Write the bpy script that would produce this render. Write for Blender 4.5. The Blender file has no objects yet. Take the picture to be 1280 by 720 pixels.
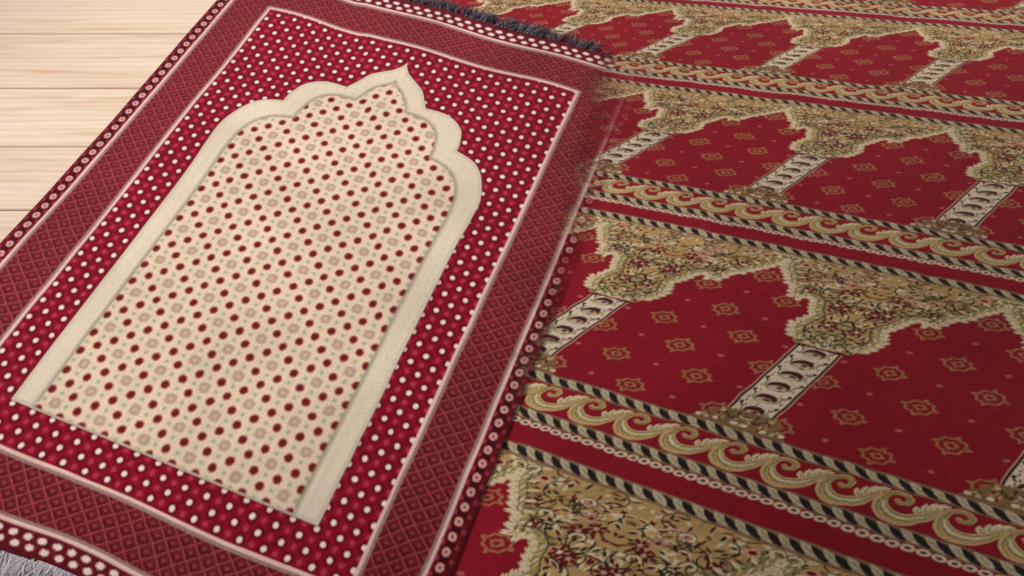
import bpy, math, random
import numpy as np
from mathutils import Vector

rng = np.random.default_rng(7)
random.seed(7)
S = bpy.context.scene
COL = S.collection

# ------------------------------------------------------------------ camera, world, lamps, exposure
CAM_H = 0.7802
cd = bpy.data.cameras.new('camera')
cd.sensor_width = 36.0
cd.lens = 919.0 / 1280.0 * 36.0
cd.clip_start = 0.02
cd.clip_end = 50.0
cam = bpy.data.objects.new('camera', cd)
cam.location = (0, 0, CAM_H)
cam.rotation_euler = (math.radians(90 - 60.328), 0, 0)
COL.objects.link(cam)
S.camera = cam

w = bpy.data.worlds.new('World')
S.world = w
w.use_nodes = True
bg = w.node_tree.nodes['Background']
bg.inputs['Color'].default_value = (1.0, 0.95, 0.9, 1)
bg.inputs['Strength'].default_value = 0.18


def aim(o, target):
    d = Vector(target) - o.location
    o.rotation_euler = d.to_track_quat('-Z', 'Y').to_euler()


def spot(name, loc, target, energy, size, blend, radius, color):
    l = bpy.data.lights.new(name, 'SPOT')
    l.energy = energy
    l.spot_size = math.radians(size)
    l.spot_blend = blend
    l.shadow_soft_size = radius
    l.color = color
    o = bpy.data.objects.new(name, l)
    o.location = loc
    COL.objects.link(o)
    aim(o, target)
    return o


def area(name, loc, target, energy, sx, sy, color):
    l = bpy.data.lights.new(name, 'AREA')
    l.shape = 'RECTANGLE'
    l.size = sx
    l.size_y = sy
    l.energy = energy
    l.color = color
    o = bpy.data.objects.new(name, l)
    o.location = loc
    COL.objects.link(o)
    aim(o, target)
    return o


spot('ceiling_lamp', (-0.80, 0.65, 1.75), (-0.50, 0.58, 0), 94, 52, 1.0, 0.10, (1.0, 0.97, 0.94))
area('back_fill_light', (0.45, 1.75, 0.75), (0.35, 0.75, 0), 14.0, 1.4, 0.5, (1.0, 0.94, 0.88))  # added area light, brightens the far rows of the carpet

S.view_settings.view_transform = 'Standard'
S.view_settings.look = 'None'
S.view_settings.exposure = 0.0
S.view_settings.gamma = 1.0
S.view_settings.use_curve_mapping = False


# ------------------------------------------------------------------ helpers
def lin(c):
    c = np.asarray(c, float) / 255.0
    return np.where(c <= 0.04045, c / 12.92, ((c + 0.055) / 1.055) ** 2.4)


def sstep(a, b, x):
    t = np.clip((x - a) / (b - a), 0, 1)
    return t * t * (3 - 2 * t)


def tag(o, label=None, cat=None, group=None, kind=None):
    if label: o['label'] = label
    if cat: o['category'] = cat
    if group: o['group'] = group
    if kind: o['kind'] = kind
    return o


def empty(name, loc=(0, 0, 0), rz=0.0):
    o = bpy.data.objects.new(name, None)
    o.empty_display_size = 0.05
    o.location = loc
    o.rotation_euler = (0, 0, rz)
    COL.objects.link(o)
    return o


def fast_mesh(name, verts, faces, mat, parent=None, col=None, sheerness=None, smooth=True):
    """verts (n,3), faces (m,k) with one k -> one object; colours and wear per vertex"""
    me = bpy.data.meshes.new(name)
    verts = np.ascontiguousarray(verts, dtype=np.float32)
    faces = np.ascontiguousarray(faces, dtype=np.int32)
    m, k = faces.shape
    me.vertices.add(len(verts))
    me.vertices.foreach_set('co', verts.ravel())
    me.loops.add(m * k)
    me.loops.foreach_set('vertex_index', faces.ravel())
    me.polygons.add(m)
    me.polygons.foreach_set('loop_start', np.arange(0, m * k, k, dtype=np.int32))
    me.polygons.foreach_set('loop_total', np.full(m, k, dtype=np.int32))
    me.polygons.foreach_set('use_smooth', np.full(m, smooth, dtype=bool))
    if col is not None:
        a = me.color_attributes.new('yarn', 'FLOAT_COLOR', 'POINT')
        c4 = np.ones((len(verts), 4), dtype=np.float32)
        c4[:, :3] = col
        a.data.foreach_set('color', c4.ravel())
    if sheerness is not None:
        a = me.attributes.new('sheerness', 'FLOAT', 'POINT')
        a.data.foreach_set('value', np.ascontiguousarray(sheerness, dtype=np.float32))
    me.update(calc_edges=True)
    me.materials.append(mat)
    o = bpy.data.objects.new(name, me)
    COL.objects.link(o)
    if parent: o.parent = parent
    return o


def sub_mesh(name, V, F, fsel, mat, parent, col=None, sheerness=None):
    f = F[fsel]
    idx, inv = np.unique(f, return_inverse=True)
    return fast_mesh(name, V[idx], inv.reshape(f.shape), mat, parent,
                     None if col is None else col[idx], None if sheerness is None else sheerness[idx])


def vnoise(x, y, seed=0):
    """smooth value noise, period one"""
    def h(i, j):
        n = np.sin(i * 127.1 + j * 311.7 + seed * 74.7) * 43758.5453
        return n - np.floor(n)
    i = np.floor(x); j = np.floor(y)
    fx = x - i; fy = y - j
    fx = fx * fx * (3 - 2 * fx); fy = fy * fy * (3 - 2 * fy)
    return (h(i, j) * (1 - fx) + h(i + 1, j) * fx) * (1 - fy) + (h(i, j + 1) * (1 - fx) + h(i + 1, j + 1) * fx) * fy


# ------------------------------------------------------------------ materials
def new_mat(name):
    m = bpy.data.materials.new(name)
    m.use_nodes = True
    nt = m.node_tree
    return m, nt, nt.nodes['Principled BSDF'], nt.nodes['Material Output']


def yarn_material(name, sheen, rough, bump, sheer=False, nscale=900.0):
    m, nt, p, out = new_mat(name)
    N, L = nt.nodes, nt.links
    at = N.new('ShaderNodeAttribute'); at.attribute_name = 'yarn'
    geo = N.new('ShaderNodeTexCoord')
    no = N.new('ShaderNodeTexNoise'); no.inputs['Scale'].default_value = nscale; no.inputs['Detail'].default_value = 3
    L.new(geo.outputs['Object'], no.inputs['Vector'])
    big = N.new('ShaderNodeTexNoise'); big.inputs['Scale'].default_value = 9.0; big.inputs['Detail'].default_value = 4
    L.new(geo.outputs['Object'], big.inputs['Vector'])
    mr = N.new('ShaderNodeMapRange'); mr.inputs['To Min'].default_value = 0.90; mr.inputs['To Max'].default_value = 1.09
    mr.inputs['From Min'].default_value = 0.25; mr.inputs['From Max'].default_value = 0.75
    L.new(no.outputs['Fac'], mr.inputs['Value'])
    mb = N.new('ShaderNodeMapRange'); mb.inputs['To Min'].default_value = 0.93; mb.inputs['To Max'].default_value = 1.07
    mb.inputs['From Min'].default_value = 0.3; mb.inputs['From Max'].default_value = 0.7
    L.new(big.outputs['Fac'], mb.inputs['Value'])
    mu = N.new('ShaderNodeMath'); mu.operation = 'MULTIPLY'
    L.new(mr.outputs[0], mu.inputs[0]); L.new(mb.outputs[0], mu.inputs[1])
    vm = N.new('ShaderNodeVectorMath'); vm.operation = 'SCALE'
    L.new(at.outputs['Color'], vm.inputs[0]); L.new(mu.outputs[0], vm.inputs['Scale'])
    L.new(vm.outputs[0], p.inputs['Base Color'])
    p.inputs['Roughness'].default_value = rough
    p.inputs['Specular IOR Level'].default_value = 0.12
    p.inputs['Sheen Weight'].default_value = sheen
    p.inputs['Sheen Roughness'].default_value = 0.5
    p.inputs['Sheen Tint'].default_value = (1.0, 0.75, 0.72, 1)
    bp = N.new('ShaderNodeBump'); bp.inputs['Strength'].default_value = bump; bp.inputs['Distance'].default_value = 0.0008
    L.new(no.outputs['Fac'], bp.inputs['Height'])
    L.new(bp.outputs[0], p.inputs['Normal'])
    if sheer:
        wa = N.new('ShaderNodeAttribute'); wa.attribute_name = 'sheerness'
        tr = N.new('ShaderNodeBsdfTransparent')
        mx = N.new('ShaderNodeMixShader')
        L.new(wa.outputs['Fac'], mx.inputs[0]); L.new(p.outputs[0], mx.inputs[1]); L.new(tr.outputs[0], mx.inputs[2])
        L.new(mx.outputs[0], out.inputs['Surface'])
    return m


M_RUG = yarn_material('woven_rug_yarn', 0.10, 0.92, 0.35)
M_SHEER = yarn_material('sheer_rug_yarn', 0.10, 0.92, 0.35, sheer=True)
M_CARPET = yarn_material('carpet_pile', 0.16, 0.9, 0.5, nscale=700.0)
M_FRINGE = yarn_material('fringe_cotton', 0.1, 0.85, 0.2)


def wood_material():
    m, nt, p, out = new_mat('pale_pine')
    N, L = nt.nodes, nt.links
    tc = N.new('ShaderNodeTexCoord')
    oi = N.new('ShaderNodeObjectInfo')
    mp = N.new('ShaderNodeMapping'); mp.inputs['Scale'].default_value = (1.5, 24.0, 6.0)
    ad = N.new('ShaderNodeVectorMath'); ad.operation = 'ADD'
    sc = N.new('ShaderNodeVectorMath'); sc.operation = 'SCALE'; sc.inputs[0].default_value = (37.0, 11.0, 5.0)
    L.new(oi.outputs['Random'], sc.inputs['Scale'])
    L.new(tc.outputs['Object'], ad.inputs[0]); L.new(sc.outputs[0], ad.inputs[1])
    L.new(ad.outputs[0], mp.inputs['Vector'])
    n1 = N.new('ShaderNodeTexNoise'); n1.inputs['Scale'].default_value = 2.2; n1.inputs['Detail'].default_value = 7
    n1.inputs['Roughness'].default_value = 0.62; n1.inputs['Distortion'].default_value = 0.8
    L.new(mp.outputs[0], n1.inputs['Vector'])
    cr = N.new('ShaderNodeValToRGB')
    e = cr.color_ramp.elements
    e[0].position = 0.30; e[0].color = (*lin((214, 180, 150)), 1)
    e[1].position = 0.66; e[1].color = (*lin((240, 218, 196)), 1)
    x = cr.color_ramp.elements.new(0.46); x.color = (*lin((233, 209, 184)), 1)
    L.new(n1.outputs['Fac'], cr.inputs[0])
    # ring lines of the grain
    mp2 = N.new('ShaderNodeMapping'); mp2.inputs['Scale'].default_value = (0.55, 9.0, 2.0)
    L.new(ad.outputs[0], mp2.inputs['Vector'])
    wv = N.new('ShaderNodeTexWave'); wv.wave_type = 'BANDS'; wv.bands_direction = 'Y'
    wv.inputs['Scale'].default_value = 3.6; wv.inputs['Distortion'].default_value = 9.0
    wv.inputs['Detail'].default_value = 3.0; wv.inputs['Detail Scale'].default_value = 0.8
    L.new(mp2.outputs[0], wv.inputs['Vector'])
    rr = N.new('ShaderNodeMapRange'); rr.inputs['To Min'].default_value = 0.92; rr.inputs['To Max'].default_value = 1.03
    L.new(wv.outputs['Fac'], rr.inputs['Value'])
    ro = N.new('ShaderNodeMapRange'); ro.inputs['To Min'].default_value = 0.92; ro.inputs['To Max'].default_value = 1.05
    L.new(oi.outputs['Random'], ro.inputs['Value'])
    mu = N.new('ShaderNodeMath'); mu.operation = 'MULTIPLY'
    L.new(rr.outputs[0], mu.inputs[0]); L.new(ro.outputs[0], mu.inputs[1])
    vm = N.new('ShaderNodeVectorMath'); vm.operation = 'SCALE'
    L.new(cr.outputs[0], vm.inputs[0]); L.new(mu.outputs[0], vm.inputs['Scale'])
    L.new(vm.outputs[0], p.inputs['Base Color'])
    p.inputs['Roughness'].default_value = 0.55
    p.inputs['Specular IOR Level'].default_value = 0.25
    bp = N.new('ShaderNodeBump'); bp.inputs['Strength'].default_value = 0.12; bp.inputs['Distance'].default_value = 0.001
    L.new(n1.outputs['Fac'], bp.inputs['Height']); L.new(bp.outputs[0], p.inputs['Normal'])
    return m


M_WOOD = wood_material()
mS, ntS, pS, _ = new_mat('dark_subfloor')
nzS = ntS.nodes.new('ShaderNodeTexNoise'); nzS.inputs['Scale'].default_value = 12
crS = ntS.nodes.new('ShaderNodeValToRGB')
crS.color_ramp.elements[0].color = (0.10, 0.06, 0.035, 1); crS.color_ramp.elements[1].color = (0.24, 0.16, 0.10, 1)
ntS.links.new(nzS.outputs['Fac'], crS.inputs[0]); ntS.links.new(crS.outputs[0], pS.inputs['Base Color'])
pS.inputs['Roughness'].default_value = 0.9

# ------------------------------------------------------------------ floor: subfloor sheet and pine planks
floor = fast_mesh('floor', np.array([(-3, -2, -.016), (3, -2, -.016), (3, 4, -.016), (-3, 4, -.016)]),
                  np.array([[0, 1, 2, 3]]), mS, smooth=False)
tag(floor, kind='structure')


def plank(x0, x1, y0, y1):
    g = 0.0006; b = 0.0013; z0, z1 = -0.0155, 0.0
    x0 += g; x1 -= g; y0 += g; y1 -= g
    P = []
    for z, i in ((z0, 0), (z1 - b, 0), (z1, b)):
        P += [(x0 + i, y0 + i, z), (x1 - i, y0 + i, z), (x1 - i, y1 - i, z), (x0 + i, y1 - i, z)]
    cx, cy = (x0 + x1) / 2, (y0 + y1) / 2
    P = np.array(P) - np.array([cx, cy, 0])
    F = []
    for r in (0, 4):
        for k in range(4):
            F.append((r + k, r + (k + 1) % 4, r + 4 + (k + 1) % 4, r + 4 + k))
    F.append((8, 9, 10, 11))
    o = fast_mesh('plank', P, np.array(F), M_WOOD, floor, smooth=False)
    o.location = (cx, cy, 0)
    return o


seams = [-0.10, 0.012, 0.124, 0.235, 0.345, 0.454, 0.5615, 0.6681, 0.7772, 0.8900, 1.0045, 1.117, 1.230, 1.343, 1.456, 1.57]
for i in range(len(seams) - 1):
    j = 0.05 + 0.55 * ((i * 0.38) % 1.0)
    ends = [-1.7, j, 1.9] if i % 3 else [-1.9, -1.25, j, 1.9]
    for a, b in zip(ends[:-1], ends[1:]):
        plank(a, b, seams[i], seams[i + 1])

# ------------------------------------------------------------------ the mosque carpet: one period of its weave drawn into an array
# local weave coordinates: x = across (one niche wide), y = 2.2 * along (one row of niches)
RES = 900
TW, TH = RES, int(2.2 * RES)
tile = np.zeros((TH, TW, 3)); lab = np.zeros((TH, TW), np.uint8)
Y0 = -0.0648 * 2.2                                  # the tile starts at the lower edge of the red stripe
PX, PY = np.meshgrid((np.arange(TW) + .5) / RES, (np.arange(TH) + .5) / RES + Y0)

RED = lin((146, 21, 38)); DRED = lin((136, 16, 32)); TAN = lin((190, 154, 100)); GOLD = lin((212, 172, 112))
BLK = lin((38, 32, 30)); BEI = lin((200, 184, 154)); CRM = lin((232, 210, 184)); OLV = lin((150, 138, 92))
MAR = lin((104, 20, 34)); ROSE = lin((214, 160, 134)); DGR = lin((58, 60, 48)); PLE = lin((226, 208, 164))


def win(x0, x1, y0, y1):
    """pixel windows of a box, wrapped across"""
    r0 = max(0, int((y0 - Y0) * RES)); r1 = min(TH, int((y1 - Y0) * RES) + 2)
    if r1 <= r0: return None
    c = np.arange(int(math.floor(x0 * RES)), int(math.ceil(x1 * RES)) + 1)
    return slice(r0, r1), c


def paint(dist, rs, c, col, soft, label=None, lim=None):
    a = np.clip(0.5 - dist / soft, 0, 1)[..., None]
    cc = c % TW
    blk = tile[rs][:, cc]
    tile[rs.start:rs.stop, cc] = blk * (1 - a) + np.asarray(col) * a
    if label is not None:
        lb = lab[rs][:, cc]
        lab[rs.start:rs.stop, cc] = np.where(a[..., 0] > .5, label, lb)


SOFT = 0.003


def ell(cx, cy, rx, ry, ang, col, label=None, mirror=False):
    R = max(rx, ry) + .006
    q = win(cx - R, cx + R, cy - R, cy + R)
    if q is not None:
        rs, c = q
        X = ((c + .5) / RES - cx)[None, :]; Y = ((np.arange(rs.start, rs.stop) + .5) / RES + Y0 - cy)[:, None]
        u = X * math.cos(ang) + Y * math.sin(ang); v = -X * math.sin(ang) + Y * math.cos(ang)
        d = (np.sqrt((u / rx) ** 2 + (v / ry) ** 2) - 1) * min(rx, ry)
        paint(d, rs, c, col, SOFT, label)
    if mirror: ell(-cx, cy, rx, ry, math.pi - ang, col, label)


def leaf(cx, cy, ln, wd, ang, col, label=None, mirror=False):
    """pointed leaf"""
    R = ln + .006
    q = win(cx - R, cx + R, cy - R, cy + R)
    if q is not None:
        rs, c = q
        X = ((c + .5) / RES - cx)[None, :]; Y = ((np.arange(rs.start, rs.stop) + .5) / RES + Y0 - cy)[:, None]
        u = X * math.cos(ang) + Y * math.sin(ang); v = -X * math.sin(ang) + Y * math.cos(ang)
        d = np.abs(v) - wd * (1 - (u / ln) ** 2)
        d = np.where(np.abs(u) > ln, 1, d)
        paint(d, rs, c, col, SOFT, label)
    if mirror: leaf(-cx, cy, ln, wd, math.pi - ang, col, label)


def stroke(pts, r0, r1, col, label=None, mirror=False):
    pts = np.asarray(pts, float)
    R = max(r0, r1) + .006
    q = win(pts[:, 0].min() - R, pts[:, 0].max() + R, pts[:, 1].min() - R, pts[:, 1].max() + R)
    if q is not None:
        rs, c = q
        X = ((c + .5) / RES)[None, :]; Y = ((np.arange(rs.start, rs.stop) + .5) / RES + Y0)[:, None]
        n = len(pts) - 1
        D = np.full((Y.shape[0], X.shape[1]), 9.0)
        for k in range(n):
            a, b = pts[k], pts[k + 1]
            d = b - a; L2 = max(d @ d, 1e-12)
            t = np.clip(((X - a[0]) * d[0] + (Y - a[1]) * d[1]) / L2, 0, 1)
            r = r0 + (r1 - r0) * (k + t) / n
            D = np.minimum(D, np.hypot(X - a[0] - t * d[0], Y - a[1] - t * d[1]) - r)
        paint(D, rs, c, col, SOFT, label)
    if mirror: stroke(np.c_[-pts[:, 0], pts[:, 1]], r0, r1, col, label)


def poly_mask(poly):
    poly = np.asarray(poly, float)
    m = np.zeros(PX.shape, bool)
    n = len(poly)
    for i in range(n):
        x1, y1 = poly[i]; x2, y2 = poly[(i + 1) % n]
        if y1 == y2: continue
        r0 = np.clip(int((min(y1, y2) - Y0) * RES) - 1, 0, TH); r1 = np.clip(int((max(y1, y2) - Y0) * RES) + 2, 0, TH)
        yy = PY[r0:r1]; xx = PX[r0:r1]
        c = ((y1 > yy) != (y2 > yy)) & (xx < (x2 - x1) * (yy - y1) / (y2 - y1) + x1)
        m[r0:r1] ^= c
    return m


L_STRIPE, L_CHAIN, L_ROPE1, L_SCROLL, L_ROPE2, L_NICHE, L_PILLAR, L_BASE, L_SPAN, L_ROPE0, L_MOTIF, L_MED = range(1, 13)
Yt = lambda t: 2.2 * t
# band backgrounds
tile[:] = RED
lab[:] = L_STRIPE
lab[(PY > -.026) & (PY <= .022)] = L_CHAIN
lab[(PY > .022) & (PY <= .095)] = L_ROPE1
lab[(PY > .095) & (PY <= .303)] = L_SCROLL
lab[(PY > .303) & (PY <= .378)] = L_ROPE2
lab[(PY > .378)] = L_NICHE
lab[(PY > 1.976)] = L_ROPE0
# niche ground: small cream specks and ring medallions
for i in range(-3, 4):
    for j in range(-5, 6):
        cx = .5 + .1875 * i; cy = Yt(.584 + .0925 * j)
        if not (0.02 < cx < .98) or not .42 < cy < 1.83: continue
        if (i + j) % 2:
            ell(cx, cy, .013, .011, 0, lin((190, 100, 96)))
            continue
        # ring with four drawn-out tips and a small square inside
        MC = lin((190, 132, 90))
        for sc_, w_ in ((.90, .0052), (.32, .0046)):
            h_ = [(-.076, .008), (-.050, .015), (-.041, .046), (-.009, .049), (.004, .074), (.013, .047), (.045, .038), (.052, .006)]
            K_ = np.array(h_ + [(-x, -y) for x, y in h_] + h_[:1]) * sc_
            stroke(K_ + (cx, cy), w_, w_, MC if sc_ == 1 else MC * .75, L_MED)
        m = (np.abs(PX - cx) / .056 + np.abs(PY - cy) / .055 < 1.15) & (lab == L_NICHE)
        lab[m] = L_MED
keep_niche = tile.copy(); keep_lab = lab.copy()

# spandrel flower ground
m0 = (PY > .36) & (PY < 1.99)
tile[m0] = TAN
rs_ = np.random.RandomState(11)
for n in range(150):                               # soft patches of olive and gold
    x = rs_.uniform(0, .5); y = rs_.uniform(1.1, 1.97)
    ell(x, y, rs_.uniform(.012, .03), rs_.uniform(.008, .02), rs_.uniform(0, 3), [GOLD, OLV, PLE][rs_.randint(3)], None, True)
spots_ = []
for n in range(900):                               # leaves, dark and pale, kept apart from each other
    x = rs_.uniform(.0, .5); y = rs_.uniform(1.12, 1.955)
    if any((x - q[0]) ** 2 + (y - q[1]) ** 2 < .00060 for q in spots_): continue
    spots_.append((x, y))
    a = rs_.uniform(-.9, .9) + (0 if rs_.rand() < .7 else 1.5)
    c = [MAR, MAR, BLK, DGR, MAR, CRM, BLK][rs_.randint(7)]
    ln = rs_.uniform(.014, .026); wd = rs_.uniform(.0055, .0085)
    if n % 4 == 0: leaf(x + .003, y + .004, ln * 1.2, wd * 1.5, a, PLE, None, True)
    leaf(x, y, ln, wd, a, c, None, True)
for n in range(52):                                # winding dark stems
    x = rs_.uniform(.02, .5); y = rs_.uniform(1.2, 1.95); a = rs_.uniform(0, 6.28); cv = rs_.choice([-1, 1]) * rs_.uniform(10, 30)
    pts = [(x, y)]
    for k in range(18):
        a += cv * .009; x += .010 * math.cos(a); y += .010 * math.sin(a); pts.append((x, y))
    stroke(pts, .0040, .0026, [DGR, BLK, BLK][rs_.randint(3)], None, True)
for n in range(15):                                # blossoms
    x = rs_.uniform(.03, .47); y = rs_.uniform(1.3, 1.9); k = rs_.randint(3)
    for q in range(6):
        a = q * 1.047 + .3
        leaf(x + .024 * math.cos(a), y + .024 * math.sin(a), .019, .0092, a, [ROSE * .85, MAR, MAR][k], None, True)
    ell(x, y, .010, .010, 0, [MAR, CRM, ROSE][k], None, True)
# one big pale rosette and a curl beside each point of the arch
ell(.40, 1.905, .030, .024, 0, ROSE, None, True); ell(.40, 1.905, .015, .012, 0, MAR, None, True)
th_ = np.linspace(0, 4.4, 22)
for cx, cy, s_ in ((.462, 1.935, 1), (.20, 1.86, -1), (.10, 1.66, 1), (.28, 1.72, -1)):
    r = .034 * np.exp(-.28 * th_)
    stroke(np.c_[cx + s_ * r * np.cos(th_), cy + r * np.sin(th_)], .0062, .004, PLE, None, True)
    stroke(np.c_[cx + s_ * (r + .008) * np.cos(th_), cy + (r + .008) * np.sin(th_)], .0026, .002, DGR, None, True)

# arch outline, half of it from pillar to point
half = np.array([(.098, .372), (.098, 1.140), (.125, 1.150), (.142, 1.185), (.176, 1.245), (.190, 1.310), (.162, 1.390), (.150, 1.425), (.180, 1.470),
                 (.205, 1.555), (.240, 1.588), (.268, 1.580), (.284, 1.546), (.318, 1.560), (.338, 1.612), (.345, 1.664), (.392, 1.684),
                 (.420, 1.745), (.452, 1.790), (.480, 1.832), (.500, 1.908)])
poly = np.vstack([half, np.c_[1 - half[::-1, 0], half[::-1, 1]]])
niche = poly_mask(poly)
tile[niche] = keep_niche[niche]
low = PY <= .378
tile[low] = RED
span = (~niche) & (PY > .378) & (PY <= 1.976)
lab[niche] = keep_lab[niche]
lab[span] = L_SPAN
# acanthus rim along the arch: pale tongues that lap into the red
seg = half[3:]
dl = np.r_[0, np.cumsum(np.hypot(*np.diff(seg, axis=0).T))]
dd = np.linspace(0, dl[-1], 60)
ex_ = np.interp(dd, dl, seg[:, 0]); ey_ = np.interp(dd, dl, seg[:, 1])
tx, ty = np.gradient(ex_), np.gradient(ey_)
ln_ = np.hypot(tx, ty); ox_, oy_ = -ty / ln_, tx / ln_                # away from the niche
stroke(np.c_[ex_ + ox_ * .030, ey_ + oy_ * .030], .0150, .0120, lin((160, 142, 92)), L_SPAN, True)
stroke(np.c_[ex_ + ox_ * .046, ey_ + oy_ * .046], .0030, .0030, DGR, None, True)
stroke(np.c_[ex_ + ox_ * .007, ey_ + oy_ * .007], .0050, .0050, PLE, L_SPAN, True)
for q, d in enumerate(np.arange(0.012, dl[-1] - .01, .038)):
    x = np.interp(d, dl, seg[:, 0]); y = np.interp(d, dl, seg[:, 1])
    x2 = np.interp(d + .01, dl, seg[:, 0]); y2 = np.interp(d + .01, dl, seg[:, 1])
    a = math.atan2(y2 - y, x2 - x)
    nx, ny = math.sin(a), -math.cos(a)               # into the niche
    for k in range(2):
        c_, s_ = math.cos(a), math.sin(a)
        xx = x + c_ * .017 * k; yy = y + s_ * .017 * k
        leaf(xx + nx * .007, yy + ny * .007, [.031, .020][k], [.0085, .0065][k], a - .85, [PLE, CRM][k], L_SPAN, True)
    leaf(x - nx * .006, y - ny * .006, .016, .0030, a - .95, OLV, None, True)
    leaf(x - nx * .028, y - ny * .028, .019, .0052, a + .5, [CRM, GOLD][q % 2], None, True)
for q in range(9):                                   # acanthus body left and right of the point
    leaf(.455 - .02 * q * .8, 1.925 - .028 * q, .026, .009, 2.2 + .1 * q, [PLE, OLV][q % 2], L_SPAN, True)

# pillars: cream shaft between dark lines, filled with a chain of dark half moons
sh = (np.abs(np.mod(PX + .5, 1) - .5) < .0985) & (PY > .378) & (PY < 1.137)
tile[sh] = BLK * 1.6 + MAR * .2
sh2 = (np.abs(np.mod(PX + .5, 1) - .5) < .083) & (PY > .378) & (PY < 1.125)
tile[sh2] = CRM
lab[sh] = L_PILLAR
stroke([(-.098, .39), (-.098, 1.13)], .0028, .0028, ROSE, L_PILLAR, True)
for q in range(7):
    cy = .56 + .1105 * q - .02
    if cy > 1.12: break
    ell(0, cy, .060, .050, 0, OLV); ell(0, cy + .008, .052, .042, 0, CRM)
    ell(.0, cy - .004, .045, .034, 0, MAR * .55 + BLK * .5)
    ell(0, cy - .026, .036, .022, 0, BEI); ell(.008, cy - .018, .014, .010, 0, MAR)
    for q2 in range(5):
        leaf(rs_.uniform(-.07, .07), cy + rs_.uniform(-.05, .05), .011, .0036, rs_.uniform(0, 3.1), [MAR, BLK, DGR][q2 % 3])
    for sx in (-1, 1):
        ell(sx * .072, cy + .042, .0085, .012, 0, BLK * 1.4); ell(sx * .066, cy - .022, .006, .009, 0, OLV)
        leaf(sx * .063, cy + .022, .014, .005, sx * .9, DGR)
# capital of the pillar: dark line and a spread of pale leaves
stroke([(-.118, 1.137), (.118, 1.137)], .0075, .0075, MAR, L_SPAN)
for q in range(7):
    a = (q - 3) * .42
    leaf(.085 * math.sin(a) * 1.2, 1.175 + .028 * math.cos(a), .034, .011, math.pi / 2 - a, [PLE, OLV, GOLD][q % 3], L_SPAN)
    leaf(.085 * math.sin(a) * 1.2, 1.175 + .028 * math.cos(a), .022, .0035, math.pi / 2 - a, DGR)
stroke([(-.125, 1.155), (-.06, 1.215), (0, 1.165), (.06, 1.215), (.125, 1.155)], .004, .004, DGR)
# foot of the pillar: small fan of brown with white beads
ft = (np.abs(np.mod(PX + .5, 1) - .5) < .10 + (.53 - PY) * .62) & (PY > .378) & (PY < .515)
tile[ft] = lin((138, 104, 70)); lab[ft] = L_BASE
for n in range(46):
    x = rs_.uniform(0, .16); y = rs_.uniform(.40, .51)
    if x < .095 + (.53 - y) * .6:
        leaf(x, y, .014, .005, rs_.uniform(0, 3.1), [MAR, GOLD, DGR, BEI][rs_.randint(4)], None, True)
for x in (0.02, .095, .168):
    ell(x, .409, .013, .011, .4, CRM, None, True)


# rope borders: leaning black and beige leaves between thin beige lines
def rope(y0, y1, flip, label):
    a = (PY > y0) & (PY <= y1)
    tile[a] = lin((150, 118, 92))
    lab[a] = label
    n = 13
    p = 1.0 / n; yc = (y0 + y1) / 2; hw = (y1 - y0) / 2
    ang = -.66
    for k in range(n):
        x = (k + .5) * p
        leaf(x, yc - .002, .050, .0160, ang, BLK, label)
        leaf(x + p * .5, yc + .002, .052, .0165, ang, BEI, label)
        leaf(x + p * .5, yc + .002, .030, .0030, ang, OLV, label)
    for yy in (y0, y1):
        stroke([(0, yy), (1, yy)], .0035, .0035, lin((128, 96, 72)))


rope(.022, .095, 1, L_ROPE1)
rope(.303, .378, 1, L_ROPE2)
rope(1.976, 2.057, 1, L_ROPE0)
a_ = (PY > 2.057); tile[a_] = RED; lab[a_] = L_STRIPE
a_ = (PY > .0985) & (PY < .2995); tile[a_] = RED; lab[a_] = L_SCROLL
for k in range(21):                                  # chain of pale links
    x = (k + .5) / 21.0
    ell(x, -.002, .0225, .0195, 0, CRM); ell(x, -.002, .0105, .0088, 0, lin((96, 40, 40)))
# scrolls: five to a niche
for k in range(5):
    ox = .2 * k + .007
    th_ = np.linspace(-1.1, 5.4, 40)
    r = .046 * np.exp(-.10 * (th_ + 1.1)) * np.where(th_ < 0, 1, 1)
    cx, cy = ox + .062, .222
    # lower sweep, from the left cheek to the leaf at the top right
    P = [(.012, .235), (.012, .190), (.028, .155), (.055, .130), (.090, .122), (.125, .135), (.152, .162), (.174, .202), (.190, .248)]
    P = np.array(P) + (ox, 0)
    d = np.linspace(0, 1, 30); i_ = np.linspace(0, 1, len(P))
    C = np.c_[np.interp(d, i_, P[:, 0]), np.interp(d, i_, P[:, 1])]
    fat = lambda lo, hi: lo + (hi - lo) * np.sin(np.clip(d, 0, 1) ** .85 * math.pi) ** 1.2
    for wid, off, c_ in ((fat(.0115, .036), (0, .012), lin((214, 178, 126))), (fat(.005, .026), (.002, .014), OLV * .95), (fat(.002, .008), (.006, .022), PLE),
                         (fat(.002, .006), (.0, -.004), GOLD)):
        for (x, y), r_ in zip(C, wid): ell(x + off[0], y + off[1], r_, r_ * .95, 0, c_, L_MOTIF)
    Q = np.array([(.014, .225), (.020, .262), (.043, .283), (.072, .284), (.094, .262), (.090, .236), (.070, .224), (.058, .238)]) + (ox, 0)
    d2 = np.linspace(0, 1, 26); i_ = np.linspace(0, 1, len(Q))
    C2 = np.c_[np.interp(d2, i_, Q[:, 0]), np.interp(d2, i_, Q[:, 1])]
    stroke(C2, .0140, .0095, lin((204, 164, 112)), L_MOTIF)
    stroke(C2 + (0, -.004), .0070, .0040, OLV, L_MOTIF)
    for (x, y, a, ln) in ((.128, .214, 1.95, .026), (.146, .236, 1.7, .030), (.164, .256, 1.35, .030), (.182, .268, 1.0, .030), (.198, .276, .6, .022)):
        leaf(ox + x, y, ln, .0115, a, [PLE, CRM][int(x * 1000) % 2], L_MOTIF)
        leaf(ox + x + .004, y - .004, ln * .75, .0034, a, OLV, L_MOTIF)

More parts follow.
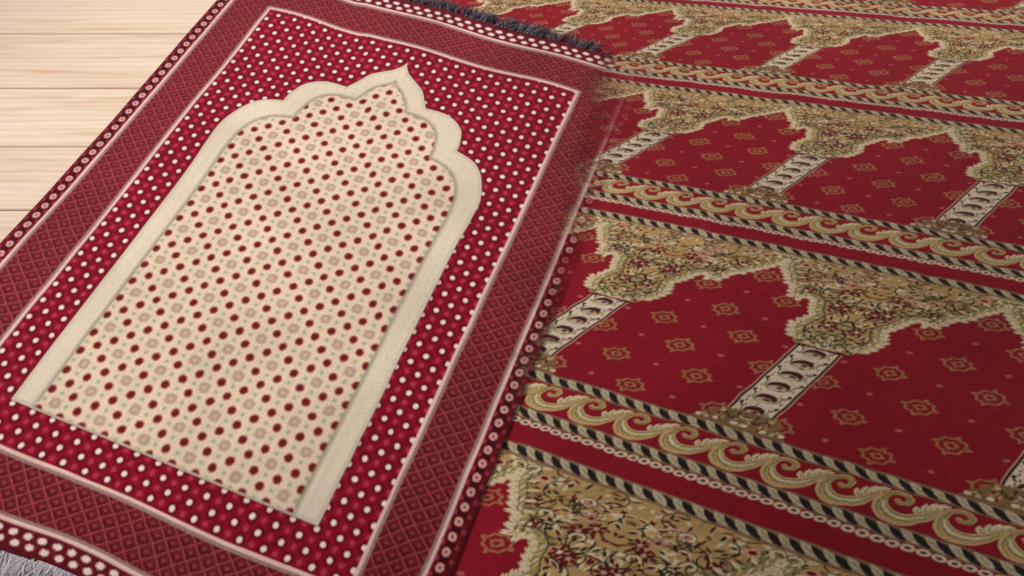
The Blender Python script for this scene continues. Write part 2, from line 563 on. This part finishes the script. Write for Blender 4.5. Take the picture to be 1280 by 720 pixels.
# --- the carpet lies flat on the planks; its weave narrows towards the far end
WV = np.array([[2.616792715798135, -3.467016827748702, 1.1786513228919075],
               [0.7450322549262215, 2.1624261351189955, -0.6015404562938351],
               [0.10688591390959055, -0.4857819392674295, 1.0]])


def weave(x, y):
    k = WV[2, 0] * x + WV[2, 1] * y + 1.0
    return (WV[0, 0] * x + WV[0, 1] * y + WV[0, 2]) / k, (WV[1, 0] * x + WV[1, 1] * y + WV[1, 2]) / k


def tile_at(x, y, arr):
    s, t = weave(x, y)
    c = (np.floor(np.mod(s, 1.0) * TW)).astype(int) % TW
    r = np.floor(np.mod(t + .0648, 1.0) * TH).astype(int) % TH
    return arr[r, c]


def spaced(a, lo, hi, b, fine, coarse):
    return np.unique(np.round(np.r_[np.arange(a, lo, coarse), np.arange(lo, hi, fine), np.arange(hi, b + coarse, coarse)], 5))


STEP = 0.0012
xs = spaced(-.30, -.062, .84, 0.98, STEP, .006)
ys = spaced(.02, .095, .985, 1.10, STEP, .006)
GX, GY = np.meshgrid(xs, ys)
nx, ny = len(xs), len(ys)
left_edge = lambda y: -0.078 - (y - .0837) / (1.0374 - .0837) * 0.142 - .02
# colour of each tuft: the mean of nine samples of the weave
colC = np.zeros((ny, nx, 3))
hx = np.gradient(xs)[None, :] / 3; hy = np.gradient(ys)[:, None] / 3
for dx in (-1, 0, 1):
    for dy in (-1, 0, 1):
        jx = GX + hx * dx; jy = GY + hy * dy
        # weaving is never quite true: motifs wander by a thread or so
        jx = jx + (vnoise(GX * 55, GY * 55, 3) - .5) * .0022; jy = jy + (vnoise(GX * 55, GY * 55, 4) - .5) * .0022
        colC += tile_at(jx, jy, tile)
colC /= 9
fib = rng.normal(1, .075, (ny, nx, 1)) * (0.86 + .17 * vnoise(GX * 5 + GY * 3, GY * 7, 8) + .12 * vnoise(GX * 17, GY * 17, 18))[..., None] \
      * (0.96 + .08 * vnoise(GX * 160, GY * 30, 9))[..., None]
colC = np.clip(colC * fib, 0, 1)
Z = .0036 + rng.normal(0, .00017, (ny, nx)) + .0005 * (vnoise(GX * 70, GY * 70, 5) - .5) + .0010 * (vnoise(GX * 6, GY * 6, 6) - .5)
VC = np.c_[GX.ravel(), GY.ravel(), Z.ravel()]
I = np.arange(nx * ny).reshape(ny, nx)
FC = np.stack([I[:-1, :-1], I[:-1, 1:], I[1:, 1:], I[1:, :-1]], -1).reshape(-1, 4)
cxm = VC[FC, 0].mean(1); cym = VC[FC, 1].mean(1)
keep = cxm > left_edge(cym)
FC = FC[keep]; cxm = cxm[keep]; cym = cym[keep]
colC = colC.reshape(-1, 3)
fs, ft_ = weave(cxm, cym)
flab = tile_at(cxm, cym, lab)
far_ = ft_ + .0648 > 3
flab = np.where(far_ & (flab == L_MOTIF), L_SCROLL, np.where(far_ & (flab == L_MED), L_NICHE, flab))
row = np.floor(ft_ + .0648).astype(int)
# number of the instance each face belongs to
key = np.zeros(len(FC), dtype=np.int64)
inst = np.zeros(len(FC), dtype=int)
for L_, f_ in ((L_NICHE, np.floor(fs)), (L_PILLAR, np.round(fs)), (L_BASE, np.round(fs)), (L_SPAN, np.round(fs)),
               (L_MOTIF, np.floor((fs - .007 + .0) / .2))):
    m = flab == L_; inst[m] = f_[m].astype(int)
m = flab == L_MED
ii = np.round((fs - .5) / .09375); tt = (ft_ - row)
jj = np.round((tt - .584) / .0925); i2 = np.round((np.mod(fs, 1) - .5) / .1875)
bad = (np.mod(i2 + jj, 2) == 1)
inst[m] = (np.floor(fs) * 1000 + i2 * 30 + jj + 15)[m].astype(int)
key = (row + 4) * 100000000 + flab.astype(np.int64) * 1000000 + (inst + 50000)
NAME = {L_STRIPE: 'red_stripe', L_CHAIN: 'chain_border', L_ROPE1: 'rope_border', L_ROPE2: 'rope_border', L_ROPE0: 'rope_border',
        L_SCROLL: 'scroll_border', L_NICHE: 'niche', L_PILLAR: 'pillar', L_BASE: 'pillar_foot', L_SPAN: 'floral_spandrel',
        L_MOTIF: 'scroll', L_MED: 'medallion'}
carpet = empty('mosque_carpet', (0.3, 0.5, 0))
tag(carpet, 'deep red carpet woven with rows of arched niches, cream pillars and gold scroll borders', 'carpet')
VC = VC - np.array([0.3, 0.5, 0])
order = np.argsort(key, kind='stable')
ks, starts = np.unique(key[order], return_index=True)
groups = np.split(order, starts[1:])
made = {}
rest = []
later = []
for k, g in zip(ks, groups):
    L_ = int(flab[g[0]]); r_ = int(row[g[0]])
    seen = (cxm[g] > -.062) & (cxm[g] < .84) & (cym[g] > .095) & (cym[g] < .985)
    if seen.sum() < (70 if L_ in (L_MOTIF, L_MED) else 160):
        rest.append(g); continue
    if L_ in (L_MOTIF, L_MED) and r_ < 3:
        later.append((k, g, L_, r_)); continue
    o = sub_mesh(NAME[L_], VC, FC, g, M_CARPET, carpet, colC)
    made[(r_, L_, int(inst[g[0]]))] = o
for k, g, L_, r_ in later:
    par = made.get((r_, L_SCROLL, 0)) if L_ == L_MOTIF else made.get((r_, L_NICHE, int(np.floor(np.median(fs[g])))))
    if par is None:
        rest.append(g); continue
    sub_mesh(NAME[L_], VC, FC, g, M_CARPET, par, colC)
# cut edge of the carpet down to the floor, with the leftover strips outside the picture
sub_mesh('edge_pile', VC, FC, np.concatenate(rest), M_CARPET, carpet, colC)['kind'] = 'stuff'
E0 = np.stack([FC, np.roll(FC, -1, 1)], -1).reshape(-1, 2)
es = np.sort(E0, 1); ek = es[:, 0].astype(np.int64) * (nx * ny) + es[:, 1]
u_, fi, cn = np.unique(ek, return_index=True, return_counts=True)
be = E0[fi[cn == 1]]
A = VC[be[:, 0]]; B = VC[be[:, 1]]
A0 = A.copy(); B0 = B.copy(); A0[:, 2] = .0002; B0[:, 2] = .0002
n = len(be)
fast_mesh('cut_edge', np.vstack([B, A, A0, B0]), np.stack([np.arange(n), n + np.arange(n), 2 * n + np.arange(n), 3 * n + np.arange(n)], -1),
          M_CARPET, carpet, np.tile(lin((120, 70, 60)), (4 * n, 1)))

# ------------------------------------------------------------------ the prayer rug
RO = np.array([-0.37491, 0.9381]); RA = math.radians(-20.95)
EX = np.array([math.cos(RA), math.sin(RA)]); EY = np.array([math.sin(RA), -math.cos(RA)])     # v runs towards the near end
STEPR = 1.15
us = np.arange(-88, 588.5, STEPR); vs = np.arange(-89, 796.5, STEPR)
U, Vv = np.meshgrid(us, vs)
nu, nv = len(us), len(vs)

R_RED = lin((148, 10, 38)); R_DRK = lin((98, 2, 22)); R_DOT = lin((255, 224, 218)); R_DUL = lin((190, 60, 86))
R_CRM = lin((224, 208, 186)); R_PAN = lin((224, 203, 176)); R_HAL = lin((244, 204, 182)); R_SPT = lin((112, 24, 20))
R_GRY = lin((178, 148, 128)); R_GRN = lin((164, 168, 134)); R_PIP = lin((232, 190, 182)); R_SHD = lin((164, 138, 128))
R_ROS = lin((166, 64, 72)); R_LDK = lin((84, 10, 22)); R_OUT = lin((84, 12, 26)); R_OCR = lin((176, 164, 144))


def mixc(base, col, a):
    return base * (1 - a[..., None]) + col * a[..., None]


# wandering of the weave, in mm
wu = (vnoise(U / 21, Vv / 21, 1) - .5) * 1.6; wv_ = (vnoise(U / 21, Vv / 21, 2) - .5) * 1.6
pu = U + wu; pv = Vv + wv_
dU = np.minimum(U, 500 - U); dV = np.minimum(Vv, 710 - Vv)
inn = np.minimum(dU, dV)                             # > 0 inside the inner line
# arch outlines, outer and inner, half of each about u = 249
oa = [(57, 663), (57.5, 300), (55, 250), (56.5, 222), (68, 191), (84, 172), (102, 164), (116, 160), (116.5, 148), (124, 126), (138, 112), (154, 105),
      (170, 103.5), (187, 104.5), (192, 97), (205, 77), (222, 64), (237, 54), (246, 43), (250, 34)]
ia = [(87, 661), (87, 300), (86, 262), (90, 228), (101, 206), (116, 193), (132, 187), (146, 184), (146.5, 170), (154, 145), (166, 131), (182, 124),
      (198, 122.5), (211, 122), (215, 112), (222, 101), (234, 89), (245, 82), (250, 75)]


def arch(half_):
    h_ = np.array(half_, float)
    # smooth lobes between the cusps
    out_ = [h_[0]]
    for a_, b_ in ((1, 7), (8, 13), (14, len(h_) - 1)):
        k_ = h_[a_:b_ + 1]; e_ = np.vstack([2 * k_[0] - k_[1] if a_ > 1 else [k_[0, 0], k_[0, 1] + 50], k_, 2 * k_[-1] - k_[-2]])
        for i in range(1, len(e_) - 2):
            for t in (0, .25, .5, .75):
                p0, p1, p2, p3 = e_[i - 1:i + 3]
                out_.append(.5 * (2 * p1 + (p2 - p0) * t + (2 * p0 - 5 * p1 + 4 * p2 - p3) * t * t + (3 * p1 - p0 - 3 * p2 + p3) * t ** 3))
        out_.append(k_[-1])
    h_ = np.array(out_)
    full = np.vstack([h_, np.c_[500 - h_[::-1, 0] - 1.0, h_[::-1, 1]]])
    m = np.zeros(U.shape, bool)
    D = np.full(U.shape, 99.0)
    n = len(full)
    X = pu * .35 + U * .65; Y = pv * .35 + Vv * .65
    for i in range(n):
        a = full[i]; b = full[(i + 1) % n]
        if a[1] != b[1]:
            m ^= ((a[1] > Y) != (b[1] > Y)) & (X < (b[0] - a[0]) * (Y - a[1]) / (b[1] - a[1]) + a[0])
        d = b - a; L2 = d @ d
        if L2 == 0: continue
        t = np.clip(((X - a[0]) * d[0] + (Y - a[1]) * d[1]) / L2, 0, 1)
        D = np.minimum(D, np.hypot(X - a[0] - t * d[0], Y - a[1] - t * d[1]))
    return np.where(m, -D, D)


Do = arch(oa); Di = arch(ia)


def lattice(u0, v0, P, Q, X=None, Y=None):
    """nearest point of the half-step lattice: its parity indices and the offsets to it in mm"""
    X = pu if X is None else X; Y = pv if Y is None else Y
    m = np.round((X - u0) / P); n = np.round((Y - v0) / Q)
    return m, n, X - u0 - m * P, Y - v0 - n * Q


blobn = rng.normal(0, .5, U.shape)
# dotted red field
C = np.broadcast_to(R_RED, U.shape + (3,)).copy()
C = mixc(C, R_DRK, .55 * vnoise(U / 3.1, Vv / 3.1, 12))
m, n, du, dv = lattice(20.6, 11.4, 13.6, 11.9)
even = np.mod(m + n, 2) == 0
rr = np.hypot(du, dv)
C = mixc(C, R_DRK, np.where(even, sstep(8.0, 5.0, rr) * .9, 0))
C = mixc(C, R_DOT, np.where(even, sstep(4.2, 1.7, rr + blobn * .25), 0))
C = mixc(C, R_DUL, np.where(~even, sstep(4.6, 1.2, rr + blobn) * .8, 0))
# cream arch frame
fr = sstep(.8, -.8, Do)
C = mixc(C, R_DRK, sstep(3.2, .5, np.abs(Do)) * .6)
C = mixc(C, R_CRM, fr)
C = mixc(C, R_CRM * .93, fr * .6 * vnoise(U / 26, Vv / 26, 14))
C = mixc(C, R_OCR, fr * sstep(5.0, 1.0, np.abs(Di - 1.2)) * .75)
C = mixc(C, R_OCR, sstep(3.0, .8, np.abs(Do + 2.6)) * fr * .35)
# dotted cream panel
pn = np.broadcast_to(R_PAN, C.shape).copy()
m, n, du, dv = lattice(221.7, 448.3, 14.4, 12.55)
even = np.mod(m + n, 2) == 0
aa = (m + n) / 2; bb = (m - n) / 2
grey = even & (np.mod(aa, 2) == 0) & (np.mod(bb, 2) == 0)
red = even & ~grey
rr = np.hypot(du, dv)
pn = mixc(pn, R_HAL, np.where(red, sstep(11.0, 7.5, np.abs(rr - 1.0)) * .95, 0))
pn = mixc(pn, R_SPT, np.where(red, sstep(7.2, 3.3, rr + blobn * .5), 0))
ray = rr + .45 * np.cos(6 * np.arctan2(dv, du))
pn = mixc(pn, R_GRY, np.where(grey, sstep(8.6, 5.2, ray + blobn * .7) * .85, 0))
pn = mixc(pn, R_HAL * .86, np.where(grey, sstep(3.4, 1.5, rr) * .5, 0))
pn = mixc(pn, R_GRN, np.where(~even, sstep(3.6, 1.2, rr + blobn * .6) * .9, 0))
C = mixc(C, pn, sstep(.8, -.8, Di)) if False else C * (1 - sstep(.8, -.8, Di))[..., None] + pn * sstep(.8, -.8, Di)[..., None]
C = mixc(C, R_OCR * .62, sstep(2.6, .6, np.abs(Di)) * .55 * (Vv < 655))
# lattice border between the two pale lines
lb = np.broadcast_to(R_ROS, C.shape).copy()
m, n, du, dv = lattice(176 - 10.6 * 20, 755.9 - 8.6 * 90, 10.6, 8.6)
even = np.mod(m + n, 2) == 0
dia = np.abs(du) / 10.6 + np.abs(dv) / 8.6            # 0 at a cell's centre, 1 on the ribs
dia = np.where(even, dia, 1 - 0 * dia)
m1 = np.round((pu - (176 - 212)) / 10.6 / 1.0); 
a1 = ((pu - 176) / 10.6 + (pv - 755.9) / 8.6) / 2; a2 = ((pu - 176) / 10.6 - (pv - 755.9) / 8.6) / 2
b1 = np.abs(a1 - np.round(a1)) * 2; b2 = np.abs(a2 - np.round(a2)) * 2        # 0 centre .. 1 rib
cell = np.maximum(b1, b2)
cj = cell + blobn * .07
q1 = a1 - np.round(a1); q2 = a2 - np.round(a2)
lb = mixc(lb, R_LDK, sstep(.95, .80, cj) * .80)
lb = mixc(lb, R_LDK * .62, sstep(.9, .7, cj) * sstep(.38, .52, cj) * sstep(-.12, .16, q1 - q2) * .8)  # L-shaped rib shadow painted dark on one side of each cell
lb = mixc(lb, R_ROS * 1.02, sstep(.36, .10, cj) * .9)
lb = mixc(lb, R_ROS * 1.15, sstep(.90, .99, cj) * .25)
lb = mixc(lb, R_ROS, (.05 + .2 * rng.random(U.shape)) * (1.3 - .9 * sstep(200, 760, Vv)))
lb = mixc(lb, R_LDK, .30 * (np.mod(np.floor(pu / 2.3) + np.floor(pv / 2.3), 2)))
wob = 1.2 * (vnoise(U / 40, Vv / 40, 21) - .5)
eB = np.minimum(np.minimum(U + 65, 565 - U), np.minimum(Vv + 60, 769 - Vv)) + wob   # >0 inside the outer line
C = np.where((inn + wob > 0)[..., None], C, lb)
# outer dotted guard border
gb = np.broadcast_to(R_OUT, C.shape).copy()
gb = mixc(gb, R_RED, .5 * vnoise(U / 4, Vv / 4, 15))
ends = (Vv < -60) | (Vv > 769)
wv2 = np.where(Vv > 300, Vv - 769, -60 - Vv)
for k, off in ((8.6, 0.0), (17.6, 8.55)):
    du = pu - 1.0 - off; du = du - 17.1 * np.round(du / 17.1)
    d = np.hypot(du / 1.55, wv2 - k)
    gb = mixc(gb, R_DOT * .92, np.where(ends, sstep(4.0, 1.9, d + blobn * .5), 0))
wu2 = np.where(U < 250, -65 - U, U - 565)
dv = pv - 16.0 * np.round(pv / 16.0)
gb = mixc(gb, R_OUT * .45, np.where(~ends, .8 * sstep(5.2, 3.0, np.abs(np.abs(dv) - 8.0) + np.abs(wu2 - 11.5) * .35), 0))
d = np.hypot((wu2 - 11.0) * 1.05, dv)
gb = mixc(gb, R_DOT * np.array([.72, .54, .52]), np.where(~ends, .88 * sstep(2.4, 1.0, np.abs(d - 2.9) + blobn * .4), 0))
gb = mixc(gb, R_DUL * .7, np.where(~ends, sstep(2.2, .9, d), 0))
for k in (3.6, 20.0):
    d = np.hypot(wu2 - k, np.abs(dv) - 8.0)
    gb = mixc(gb, R_DUL, np.where(~ends, .65 * sstep(3.6, 1.6, d + blobn * .4), 0))
gb = mixc(gb, lin((60, 30, 34)), sstep(4, 0, np.minimum(np.minimum(U + 88, 588 - U), np.minimum(Vv + 89, 796 - Vv))) * .6)
C = np.where((eB > 0)[..., None], C, gb)
# two raised pale lines with grey edge shading painted along the outer flank
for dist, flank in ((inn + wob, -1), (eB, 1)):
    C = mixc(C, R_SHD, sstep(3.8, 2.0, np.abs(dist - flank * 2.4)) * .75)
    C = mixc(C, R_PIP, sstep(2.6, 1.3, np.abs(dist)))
C = C * rng.normal(1, .05, U.shape)[..., None] * (.95 + .1 * vnoise(U / 1.6, Vv / 60, 31))[..., None] * (.96 + .08 * vnoise(U / 60, Vv / 60, 32))[..., None]
C = np.clip(C, 0, 1)

# thickness, relief, gentle ripples; the right part climbs over the carpet
bx = (vnoise(U / 120 + 3, Vv / 120, 41) - .5)
X_ = U - 9 * np.exp(-((Vv - 590) / 190) ** 2) * sstep(10, -60, U)
Y_ = Vv + 3.2 * np.cos(2 * math.pi * (U - 144) / 209) * np.exp(-(Vv / 90) ** 2) \
     + 3.0 * np.sin(2 * math.pi * (U - 40) / 260) * sstep(640, 780, Vv)
WX = RO[0] + (X_ * EX[0] + Y_ * EY[0]) / 1000; WY = RO[1] + (X_ * EX[1] + Y_ * EY[1]) / 1000
over = sstep(-.018, .004, WX - left_edge(WY))
edge_ = np.minimum(np.minimum(U + 88, 588 - U), np.minimum(Vv + 89, 796 - Vv))
relief = .0005 * sstep(3.0, 1.0, np.abs(inn + wob)) + .0005 * sstep(3.0, 1.0, np.abs(eB)) + .0004 * sstep(1, -1, Do) - .0003 * sstep(2.5, .5, np.abs(Di))
edge = np.minimum(np.minimum(U + 88, 588 - U), np.minimum(Vv + 89, 796 - Vv))
ZR = .0050 + .0036 * over + .0030 * bx + .0034 * sstep(30, 0, 588 - U) * vnoise(U / 200, Vv / 95, 45) + .0010 * sstep(60, 0, edge_) * vnoise(U / 70, Vv / 70, 44) + relief + rng.normal(0, .00007, U.shape) - .0007 * sstep(5, 0, edge) + .0006
VR = np.c_[WX.ravel(), WY.ravel(), ZR.ravel()]
# cross-faded into the carpet by transparency towards right hem, most at far corner
vn = np.clip(Vv / 710, -.13, 1.13)
u0 = np.interp(vn, [-.13, .0, .15, .3, .45, .58, .75], [480, 500, 522, 532, 540, 556, 574])
u1 = np.interp(vn, [-.13, .0, .15, .3, .45, .58, .75], [556, 570, 590, 602, 608, 616, 660])
wr = sstep(u0, u1, U + 26 * (vnoise(U / 18, Vv / 18, 51) - .5) + 10 * (vnoise(U / 4, Vv / 4, 52) - .5))
sheerness = np.clip(wr * .95, 0, .92)

I = np.arange(nu * nv).reshape(nv, nu)
FR = np.stack([I[:-1, :-1], I[1:, :-1], I[1:, 1:], I[:-1, 1:]], -1).reshape(-1, 4)
fm = lambda a: a.ravel()[FR].mean(1)
f_in, f_eb, f_do, f_di = fm(inn + wob), fm(eB), fm(Do), fm(Di)
part = np.full(len(FR), 0)
part[f_eb < -2.2] = 1                                # outer guard border
part[(f_eb >= -2.2) & (f_eb <= 2.2)] = 2             # outer pale line
part[(f_eb > 2.2) & (f_in < -2.2)] = 3               # lattice border
part[np.abs(f_in) <= 2.2] = 4                        # inner pale line
part[(f_in > 2.2)] = 5
part[(f_in > 2.2) & (f_do < 0)] = 6
part[(f_in > 2.2) & (f_di < 0)] = 7
rug = empty('prayer_rug', (RO[0], RO[1], 0), 0)
tag(rug, 'fringed wine red prayer rug with a cream scalloped arch panel of small red dots', 'rug')
VRl = VR - np.array([RO[0], RO[1], 0])
Cr = C.reshape(-1, 3)
for k, nm in ((1, 'guard_border'), (2, 'pale_edging'), (3, 'lattice_border'), (4, 'pale_edging'), (5, 'dotted_field'), (6, 'arch_frame'), (7, 'dotted_panel')):
    sel = np.nonzero(part == k)[0]
    o = sub_mesh(nm, VRl, FR, sel, M_SHEER if k < 5 else M_RUG, rug, Cr, sheerness.ravel() if k < 5 else None)
# bound edge: side of the rug down to what it lies on
loop = np.r_[I[0, :], I[1:, -1], I[-1, -2::-1], I[-2:0:-1, 0]]
T = VRl[loop]; Bt = T.copy()
Bt[:, 2] = np.where(over.ravel()[loop] > .5, .0040, .0003)
n = len(loop); a = np.arange(n); b = (a + 1) % n
fast_mesh('hem', np.vstack([T, Bt]), np.stack([a, b, n + b, n + a], -1), M_SHEER, rug, np.tile(lin((92, 30, 40)), (2 * n, 1)),
          np.tile(sheerness.ravel()[loop], 2))


# fringes: loose threads at both ends
def fringe(v_end, sgn, cols, length, count, umax, seed, lift):
    r = np.random.RandomState(seed)
    Vs, Fs, Cs = [], [], []
    base = 0
    K = 7; S_ = 3
    bun = []
    for q in range(count):
        if q % 9 == 0:
            bun = [r.uniform(-87, umax), r.normal(0, .32), r.normal(0, 1.2), r.uniform(.75, 1.1), r.uniform(0, lift)]
        u = bun[0] + r.normal(0, 1.2)
        if u > 380 and r.rand() < (u - 380) / (umax - 380): continue
        L = length * bun[3] * r.uniform(.7, 1.1)
        a = bun[1] + r.normal(0, .14) + .10
        bend = bun[2] + r.normal(0, .5)
        rad0 = r.uniform(.00045, .0008)
        c = lin(cols[r.randint(len(cols))]) * r.uniform(.75, 1.2)
        u_, v_ = u, v_end - sgn * 2.0
        uu = 9 * math.exp(-((v_end - 590) / 190) ** 2) * float(sstep(10, -60, u))
        yoff = 3.2 * math.cos(2 * math.pi * (u - 144) / 209) * math.exp(-(v_end / 90) ** 2) + 3.0 * math.sin(2 * math.pi * (u - 40) / 260) * float(sstep(640, 780, v_end))
        zb = bun[4] * r.uniform(.6, 1.3)
        for k in range(K):
            t = k / (K - 1)
            wx = RO[0] + ((u_ - uu) * EX[0] + (v_ + yoff) * EY[0]) / 1000; wy = RO[1] + ((u_ - uu) * EX[1] + (v_ + yoff) * EY[1]) / 1000
            on = float(sstep(-.006, .004, wx - left_edge(wy)))
            g_ = .0048 * on
            z = g_ + .0014 + (1 - t) ** 2 * .0022 + zb * math.sin(t * 2.6) + r.uniform(0, .0006)
            rad = rad0 * (1 - .45 * t)
            nx_ = math.cos(a); ny_ = math.sin(a)
            for s_ in range(S_):
                an = s_ * 2 * math.pi / S_
                ox = rad * math.cos(an); oz = rad * math.sin(an)
                Vs.append((wx + ox * EX[0] * nx_ - RO[0], wy + ox * EX[1] * nx_ - RO[1], z + oz))
                Cs.append(c * (1 + .25 * (t - .4)))
            if k:
                for s_ in range(S_):
                    p0 = base + (k - 1) * S_
                    Fs.append((p0 + s_, p0 + (s_ + 1) % S_, p0 + S_ + (s_ + 1) % S_, p0 + S_ + s_))
            st = L / (K - 1)
            a2 = a + bend * t * t
            u_ += st * math.sin(a2); v_ += sgn * st * math.cos(a2)
        base += K * S_
    o = fast_mesh('fringe', np.array(Vs), np.array(Fs), M_FRINGE, rug, np.clip(np.array(Cs), 0, 1))
    o['kind'] = 'stuff'


fringe(-89, -1, [(60, 54, 66), (76, 72, 86), (108, 106, 118), (46, 40, 50), (150, 144, 152), (96, 56, 66)], 27, 3000, 520, 3, .006)
fringe(796, 1, [(226, 218, 222), (208, 200, 210), (236, 228, 228), (188, 178, 192), (160, 148, 160)], 36, 4200, 586, 4, .004)
